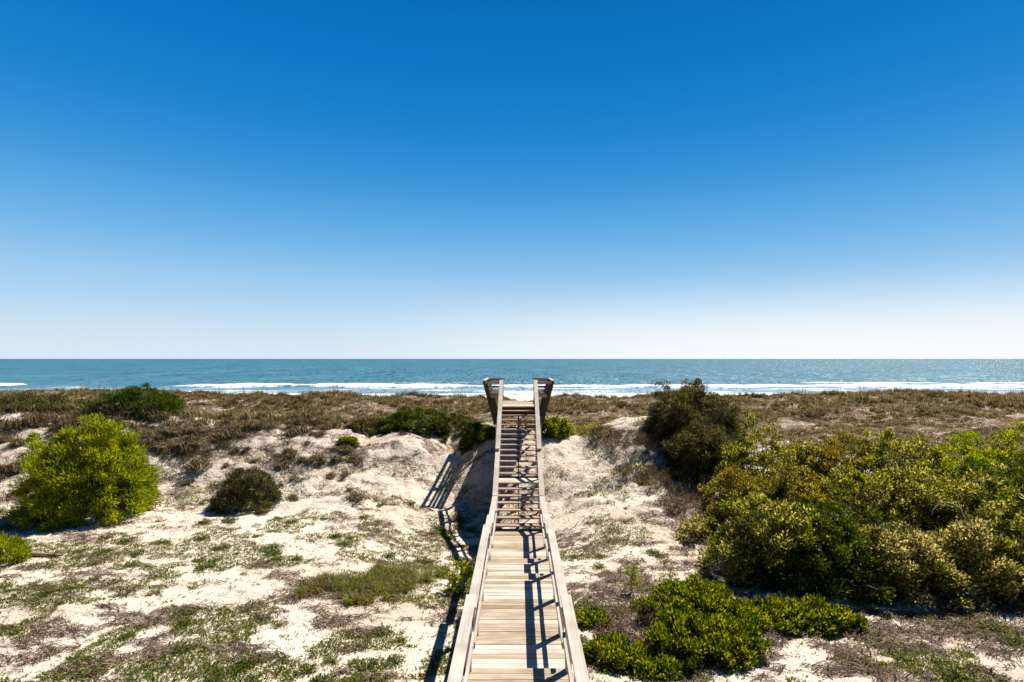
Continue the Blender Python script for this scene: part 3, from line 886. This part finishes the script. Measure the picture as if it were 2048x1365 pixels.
for i, (xp, y, rx, ry, h, mt, lab, bare) in enumerate(thick):
    o = shrub("thicket_shrub", lab, "shrub", px(xp, y), y, rx * 1.13, ry * 1.13, h * 1.05, mt, 100 + i, G_TH, nclump=230, nleaf=150, ll=0.085, lw=0.042,
          rc=0.21, lump=0.6, up=0.4, nb=34, bare=bare + 20, barelen=0.7)
    if "around the curved" in lab:
        rg = np.random.default_rng(77)
        parts = []
        c = np.array([0.50, -ry * 1.13 - 0.30, 1.3])
        t = np.linspace(-0.2, np.pi * 0.95, 14)
        p = c + np.stack([np.cos(t) * 0.42, np.sin(t * 1.3) * 0.1, np.sin(t) * 0.36], -1) + rg.normal(size=(14, 3)) * 0.014
        parts.append(tube(p, np.linspace(0.034, 0.014, 14), 6))
        parts.append(tube(curve_pts(c + np.array([0.3, 0, 0.1]), c + np.array([0.38, -0.05, -0.5]), rg, 0.2, 6), np.linspace(0.02, 0.008, 6), 5))
        parts.append(tube(curve_pts(c + np.array([-0.2, 0, 0.33]), c + np.array([-0.55, 0.05, 0.62]), rg, 0.2, 6), np.linspace(0.02, 0.006, 6), 5))
        v, f = join(parts)
        link("dead_branch", np_mesh("dead_branch", v, f, BARE, True), o)["label"] = "curved grey dead branch"
shrub("pale_bush", "small pale green bush at the foot of the sand, left end of the thicket", "bush",
      px(1405, 16.9), 16.9, 0.75, 0.6, 0.5, L_PALE, 140, nclump=50, nleaf=130, ll=0.075, lw=0.035, rc=0.17, nb=10)

# low glossy green mats
mats = [
 (1395, 11.9, 1.15, 0.85, 0.62, "bright green mat shrub against the thicket, the farthest of the low mats", 30),
 (1400, 10.5, 1.0, 0.85, 0.62, "rounded bright green mat shrub nearest the camera, right of the boardwalk", 31),
 (1600, 11.55, 1.15, 0.55, 0.50, "long low green mat shrub reaching right along the front of the thicket", 32),
 (1230, 10.25, 0.62, 0.45, 0.33, "low dark green mat right beside the boardwalk's right railing", 33),
 (1182, 11.7, 0.32, 0.25, 0.2, "tiny green mat beside the boardwalk railing, above the low dark mat", 34),
 (1305, 9.75, 0.42, 0.28, 0.22, "small flat green mat in front of the rounded bright green mat", 35),
]
for xp, y, rx, ry, h, lab, sd in mats:
    shrub("mat_shrub", lab, "shrub", px(xp, y), y, rx, ry, h * 0.88, L_GREEN, sd, "low green mat shrubs", nclump=int(150 * rx * ry / 0.9) + 20, nleaf=150,
          ll=0.075, lw=0.036, rc=0.14, lump=0.45, up=0.7, nb=40, stem=0.010, lo=-0.02, bark=TWIG, bare=14, barelen=0.35)
shrub("dead_brush", "greyish-brown dead twig tangle between the boardwalk and the green mats", "brush",
      px(1278, 11.2), 11.2, 0.75, 0.8, 0.5, L_DRY, 36, nclump=80, nleaf=40, ll=0.09, lw=0.01, rc=0.16, nb=90, bark=TWIG, stem=0.009)

# sapling
def sapling(name, label, x, y, h, mat, seed):
    rg = np.random.default_rng(seed)
    o = empty(name, (x, y, gz(x, y) - 0.03), label, "sapling")
    p = curve_pts((0, 0, 0), (0.04, 0.02, h), rg, 0.1, 8)
    parts = [tube(p, np.linspace(0.012, 0.004, 8), 5)]
    P = []; Dd = []
    for i in range(26):
        t = rg.uniform(0.1, 1.0); b = p[int(t * 7)]
        d = unit(np.array([rg.normal(), rg.normal(), 0.5])) ; L = 0.28 * (1.1 - t) + 0.06
        q = curve_pts(b, b + d * L, rg, 0.15, 4)
        parts.append(tube(q, np.linspace(0.005, 0.002, 4), 4))
        for _ in range(16):
            P.append(q[rg.integers(1, 4)] + rg.normal(size=3) * 0.03); Dd.append(d + rg.normal(size=3) * 0.5)
    v, f = join(parts); link("stem", np_mesh("stem", v, f, BARK, True), o)
    v, f = leaves(np.array(P), np.array(Dd), 0.07, 0.026, rg); link("foliage", np_mesh("foliage", v, f, mat), o)
sapling("sapling", "thin yellow-green sapling standing on the sand right of the boardwalk", px(1262, 13.1), 13.1, 0.72, L_LIME, 41)

# yucca plants
def yucca(label, x, y, h, n, seed, mat):
    rg = np.random.default_rng(seed)
    o = empty("yucca", (x, y, gz(x, y) - 0.05), label, "yucca")
    th = rg.uniform(0, 2 * np.pi, n); el = rg.uniform(0.35, 1.45, n)
    d = np.stack([np.cos(th) * np.cos(el), np.sin(th) * np.cos(el), np.sin(el)], -1)
    S = unit(np.cross(d, np.array([0, 0, 1.0]) + rg.normal(size=(n, 3)) * 0.1))
    l = (h * rg.uniform(0.7, 1.05, n))[:, None]; w = 0.022
    b = d * 0.04
    v = np.stack([b - S * w, b + S * w, b + d * l * 0.55 + S * w * 1.1, b + d * l * 0.55 - S * w * 1.1, b + d * l + np.array([0, 0, -0.12]) * l], 1)
    i = np.arange(n)[:, None] * 5
    link("leaves", np_mesh("leaves", v.reshape(-1, 3), [i + np.array([[0, 1, 2, 3]]), i + np.array([[3, 2, 4]])], mat), o)
    p = curve_pts((0, 0, -0.05), (0, 0, 0.2), rg, 0.05, 4)
    v, f = tube(p, [0.06, 0.06, 0.05, 0.03], 7); link("stem", np_mesh("stem", v, f, BARK, True), o)
yucca("spiky yellow-green yucca growing behind the dark bush right of the stairs", px(1127, 25.7), 25.7, 1.1, 60, 51, L_LIME)
yucca("spiky green yucca in the tan grass behind the thicket, at the right edge", px(2032, 33.0), 33.0, 1.2, 70, 52, L_LIME)

# driftwood
rg = np.random.default_rng(61)
dx, dy = px(85, 15.3), 15.3
o = empty("driftwood", (dx, dy, gz(dx, dy)), "pale driftwood log lying on the sand beside the small bush at the left edge", "driftwood")
p = np.stack([np.linspace(-0.55, 0.62, 9), np.linspace(0.05, -0.06, 9) + rg.normal(size=9) * 0.012, np.zeros(9)], -1)
p[:, 2] = ground(p[:, 0] + dx, p[:, 1] + dy) - gz(dx, dy) + 0.05
v, f = tube(p, np.array([0.035, 0.055, 0.06, 0.06, 0.055, 0.05, 0.045, 0.04, 0.02]), 8)
v2, f2 = tube(curve_pts(p[6], p[6] + np.array([0.16, -0.1, 0.16]), rg, 0.1, 4), np.linspace(0.022, 0.008, 4), 5)
link("log", np_mesh("log", v, f, DRIFT, True), o)
link("stub", np_mesh("stub", v2, f2, DRIFT, True), o)

# ------------------------------------------------------------------ grasses
def blades(P, H, rg, width=0.010, bend=0.5, spread=0.5, seg2=True):
    """curved blades rooted at P with heights H"""
    n = len(P)
    th = rg.uniform(0, 2 * np.pi, n)
    h = np.stack([np.cos(th), np.sin(th), np.zeros(n)], -1)
    S = np.stack([-np.sin(th + rg.normal(size=n) * 0.6), np.cos(th), np.zeros(n)], -1)
    lean = rg.uniform(0.05, spread, n)[:, None]
    H = H[:, None]
    up = np.array([0, 0, 1.0])
    mid = P + up * H * 0.55 + h * H * lean * 0.5
    tip = P + up * H * (1 - bend * lean * 0.8) + h * H * lean * (1.0 + bend)
    w = width * rg.uniform(0.6, 1.3, n)[:, None]
    v = np.stack([P - S * w, P + S * w, mid + S * w * 0.8, mid - S * w * 0.8, tip], 1).reshape(-1, 3)
    i = np.arange(n)[:, None] * 5
    return v, [i + np.array([[0, 1, 2, 3]]), i + np.array([[3, 2, 4]])]

# dune grass field: past any counting
rg = np.random.default_rng(200)
def field_ok(X, Y):
    k = ~((np.abs(X - 0.1) < 0.3) & (Y > 40))
    k &= ~((X < -1.0) & (X > -6) & (Y < 27.6))
    k &= ~((X < -6) & (Y < 26.9) & (rg.random(len(X)) < 0.75))
    k &= ~((X > 1) & (X < 6) & (Y < 28))
    k &= ~((X > 6) & (X < 13) & (Y < 28.0) & (rg.random(len(X)) < 0.7))
    return k
VB = []; FB = []; nv = 0
for n, nb, hmin, hmax, rad, wid, thr in ((85000, 7, 0.12, 0.30, 0.18, 0.02, 0.20), (17000, 34, 0.26, 0.60, 0.17, 0.022, 0.45), (1500, 7, 0.9, 1.45, 0.15, 0.014, 0.40)):
    Y = 25.6 + (rg.random(n) ** 1.15) * 38
    X = rg.uniform(-1, 1, n) * (Y * 1.06 + 4)
    dens = fbm(X / 3.0, Y / 3.0, 210, 4) + 0.10 * sstep(48, 54, Y) + 0.12 * ((X < -6) & (Y < 30))
    k = (dens > thr) & field_ok(X, Y)
    X, Y, dens = X[k], Y[k], dens[k]
    hc = rg.uniform(hmin, hmax, len(X)) * (0.6 + 1.2 * np.clip(dens - 0.35, 0, 0.5))
    hc = hc * (1 - 0.45 * sstep(31, 35, Y) * (1 - sstep(44, 50, Y)))
    q = np.repeat(np.arange(len(X)), nb)
    bx = X[q] + rg.normal(size=len(q)) * rad * 0.6; by = Y[q] + rg.normal(size=len(q)) * rad * 0.6
    P = np.stack([bx, by, ground(bx, by) - 0.02], -1)
    v, f = blades(P, hc[q] * rg.uniform(0.5, 1.25, len(q)), rg, wid, 0.6, 0.7)
    VB.append(v); FB.append([a + nv for a in f]); nv += len(v)
tag(link("dune_grass", np_mesh("dune_grass", np.concatenate(VB), [b[0] for b in FB] + [b[1] for b in FB], L_FIELD)), kind="stuff")

# dry tufts on the dune face: separate plants
def tuft_mesh(seed, n=110, h=0.42, r=0.16, w=0.008, spread=1.1, mat=L_DRY):
    rg = np.random.default_rng(seed)
    q = rg.normal(size=(n, 2)) * r * 0.5
    P = np.stack([q[:, 0], q[:, 1], -0.03 - 0 * q[:, 0]], -1)
    v, f = blades(P, h * rg.uniform(0.45, 1.1, n), rg, w, 0.9, spread)
    return np_mesh("dry_tuft", v, f, mat)
protos = [tuft_mesh(300 + i, 260, 0.5, 0.26 + 0.1 * i, 0.017, 0.9) for i in range(4)]
rg = np.random.default_rng(310)
def inpx(x, y, z):
    return 1037 + F * x / y, 718 + F * (EYE - z) / y
cnt = 0; tries = 0
while cnt < 290 and tries < 20000:
    tries += 1
    y = rg.uniform(20.2, 27.0); xp = rg.uniform(-20, 720)
    x = px(xp, y); z = gz(x, y)
    if abs(x) < 1.1 or (y < 22.6 and rg.random() > 0.25) or (y > 25 and rg.random() > 0.5): continue
    wgt = 0.5 * fbm(np.array([x / 2.2]), np.array([y / 1.5]), 320, 3)[0] + 0.5 * fbm(np.array([x / 0.8]), np.array([y / 0.8]), 323, 2)[0]
    if x < -7: wgt += 0.03
    if wgt < 0.475: continue
    o = link("dry_tuft", protos[cnt % 4], None, (x, y, z))
    s = rg.uniform(0.22, 0.55) if rg.random() < 0.7 else rg.uniform(0.55, 1.0)
    o.scale = (s, s, s * rg.uniform(0.8, 1.3)); o.rotation_euler = (rg.uniform(0.0, 0.35), rg.uniform(-.2, .2), rg.uniform(0, 6.28))
    tag(o, "dry brown grass tuft rooted in the pale sand of the dune face", "grass tuft", "dry grass tufts on the dune face")
    cnt += 1

# green grass patch left of the boardwalk
rg = np.random.default_rng(400)
n = 34000
X = px(rg.uniform(590, 905, n), 13.6); Y = rg.uniform(12.2, 15.6, n)
e = ((X + 3.2) / 1.9) ** 2 + ((Y - 13.75 - (X + 3.2) * 0.3) / 1.15) ** 2
dn = fbm(X / 0.7, Y / 0.5, 401, 3)
kp = (dn - 0.30 * e > 0.40) & (X < -1.2)
X, Y = X[kp], Y[kp]
P = np.stack([X, Y, ground(X, Y) - 0.02], -1)
v, f = blades(P, rg.uniform(0.12, 0.36, len(X)), rg, 0.008, 0.8, 1.0)
tag(link("grass_patch", np_mesh("grass_patch", v, f, L_GRASS)), kind="stuff")

# green weeds: rosettes of small leaves
def weed_mesh(seed, n=90, r=0.22, h=0.2, ll=0.065, lw=0.034):
    rg = np.random.default_rng(seed)
    a = rg.uniform(0, 2 * np.pi, n); rr = r * np.sqrt(rg.random(n))
    nz = 0.6 + 0.8 * fbm(np.cos(a) * rr * 9 + 4, np.sin(a) * rr * 9 + 7, seed, 2)
    P = np.stack([np.cos(a) * rr, np.sin(a) * rr, h * (1 - (rr / r) ** 2) * rg.random(n) * nz], -1)
    d = np.stack([np.cos(a) * 0.6, np.sin(a) * 0.6, 0.5 + 0 * a], -1) + rg.normal(size=(n, 3)) * 0.4
    v, f = leaves(P, d, ll, lw, rg)
    rn = [tube(np.array([[0, 0, 0.012], [np.cos(t) * r * 0.5, np.sin(t) * r * 0.5, 0.02], [np.cos(t) * r, np.sin(t) * r, 0.012]]), [0.008, 0.007, 0.005], 4) for t in np.arange(14) * 0.45]
    rn += [tube(np.array([[0, 0, 0.01], P[i] * 0.5 + np.array([0, 0, 0.02]), P[i] + d[i] * 0.02]), [0.006, 0.005, 0.004], 4) for i in range(0, n, 3)]
    return join([(v, f)] + rn)
wp = [np_mesh("sand_weed", *weed_mesh(500 + i, 110 + 25 * i, 0.2 + 0.03 * i), L_WEED) for i in range(4)]
rg = np.random.default_rng(520)
cnt = 0; tries = 0; spots = []
def free(x, y):
    if abs(x) < 1.0 and y < 17.6: return False
    X_, Y_ = 1037 + F * x / y, y
    if x > 2.2 and x < 6.5 and 9.6 < y < 12.8: return False
    if x > 4.0 and y > 12.2 and y < 20.5: return False
    if -17.5 < x < -11.8 and 16.8 < y < 20.5: return False
    return True
def weed_w(x, y):
    w = fbm(np.array([x / 1.5]), np.array([y / 1.0]), 530, 3)[0]
    w += 0.10 * math.exp(-((x + 7.0) / 2.5) ** 2 - ((y - 15.6) / 0.9) ** 2)
    w += 0.08 * math.exp(-((x + 5.5) / 2.0) ** 2 - ((y - 19.2) / 1.0) ** 2)
    w += 0.25 * math.exp(-((x + 0.8) / 1.3) ** 2 - ((y - 20.5) / 2.2) ** 2)
    w -= 0.10 * math.exp(-((x + 10.0) / 4.0) ** 2 - ((y - 12.8) / 1.2) ** 2)
    return w
while cnt < 240 and tries < 30000:
    tries += 1
    y = 7.2 + 15.5 * rg.random() ** 1.3; x = px(rg.uniform(-30, 2080), y)
    if not free(x, y) or (weed_w(x, y) < 0.55 and rg.random() > 0.10): continue
    o = link("sand_weed", wp[cnt % 4], None, (x, y, gz(x, y)))
    s = rg.uniform(0.35, 1.0); o.scale = (s * rg.uniform(.8, 1.3), s, s * rg.uniform(0.6, 1.1)); o.rotation_euler = (0, 0, rg.uniform(0, 6.28))
    tag(o, "low green weed clump spread on the pale sand", "weed", "green weed clumps on the sand")
    cnt += 1
# tiny sprigs between them: ground cover
n = 120000
Y = 6.8 + 17.0 * rg.random(n) ** 1.2; X = rg.uniform(-0.97, 0.93, n) * Y
w = fbm(X / 1.5, Y / 1.0, 530, 3) + 0.25 * (fbm(X / 0.35, Y / 0.3, 540, 2) - 0.5)
w = w + 0.3 * np.exp(-((X + 1.3) / 1.1) ** 2 - ((Y - 20.3) / 2.6) ** 2)
kp = (w > 0.545) & ((np.abs(X) > 0.95) | (Y > 17.5)) & ~((X > 4.0) & (Y > 12.2) & (Y < 20.5))
kp |= (rg.random(n) < 0.05) & (np.abs(X) > 0.95)
X, Y = X[kp], Y[kp]
nl = 5
k = np.repeat(np.arange(len(X)), nl)
bx = X[k] + rg.normal(size=len(k)) * 0.035; by = Y[k] + rg.normal(size=len(k)) * 0.035
P = np.stack([bx, by, ground(bx, by) + 0.003], -1)
v, f = leaves(P, np.stack([rg.normal(size=len(k)), rg.normal(size=len(k)), rg.uniform(0.2, 1.2, len(k))], -1), 0.05, 0.024, rg)
tag(link("ground_cover", np_mesh("ground_cover", v, f, L_WEED)), kind="stuff")
# dead twigs and runners lying on the sand
n = 90000
Y = 6.8 + 19.0 * rg.random(n) ** 1.15; X = rg.uniform(-0.99, 0.95, n) * Y
w = cover_at(X, Y) + 0.3 * (fbm(X / 0.5, Y / 0.3, 550, 3) - 0.5)
kp = (w > 0.37) & (np.abs(X) > 0.9)
X, Y = X[kp], Y[kp]; n = len(X)
th = rg.normal(size=n) * 0.9; L = rg.uniform(0.08, 0.42, n)
c, s = np.cos(th), np.sin(th)
wd = rg.uniform(0.0035, 0.009, n)
pts = []
for t, zz in ((-0.5, 0.004), (0.0, 0.05), (0.5, 0.008)):
    qx = X + c * L * t + (t == 0) * rg.normal(size=n) * 0.02; qy = Y + s * L * t + (t == 0) * rg.normal(size=n) * 0.02
    qz = ground(qx, qy) + zz * rg.uniform(0.5, 2.0, n)
    pts.append(np.stack([qx, qy, qz], -1))
S = np.stack([-s * wd, c * wd, wd * 0.5], -1)
v = np.stack([pts[0] - S, pts[0] + S, pts[1] + S, pts[1] - S, pts[2] + S, pts[2] - S], 1).reshape(-1, 3)
i = np.arange(n)[:, None] * 6
tag(link("dead_runners", np_mesh("dead_runners", v, [i + np.array([[0, 1, 2, 3]]), i + np.array([[3, 2, 4, 5]])], L_RUN)), kind="stuff")
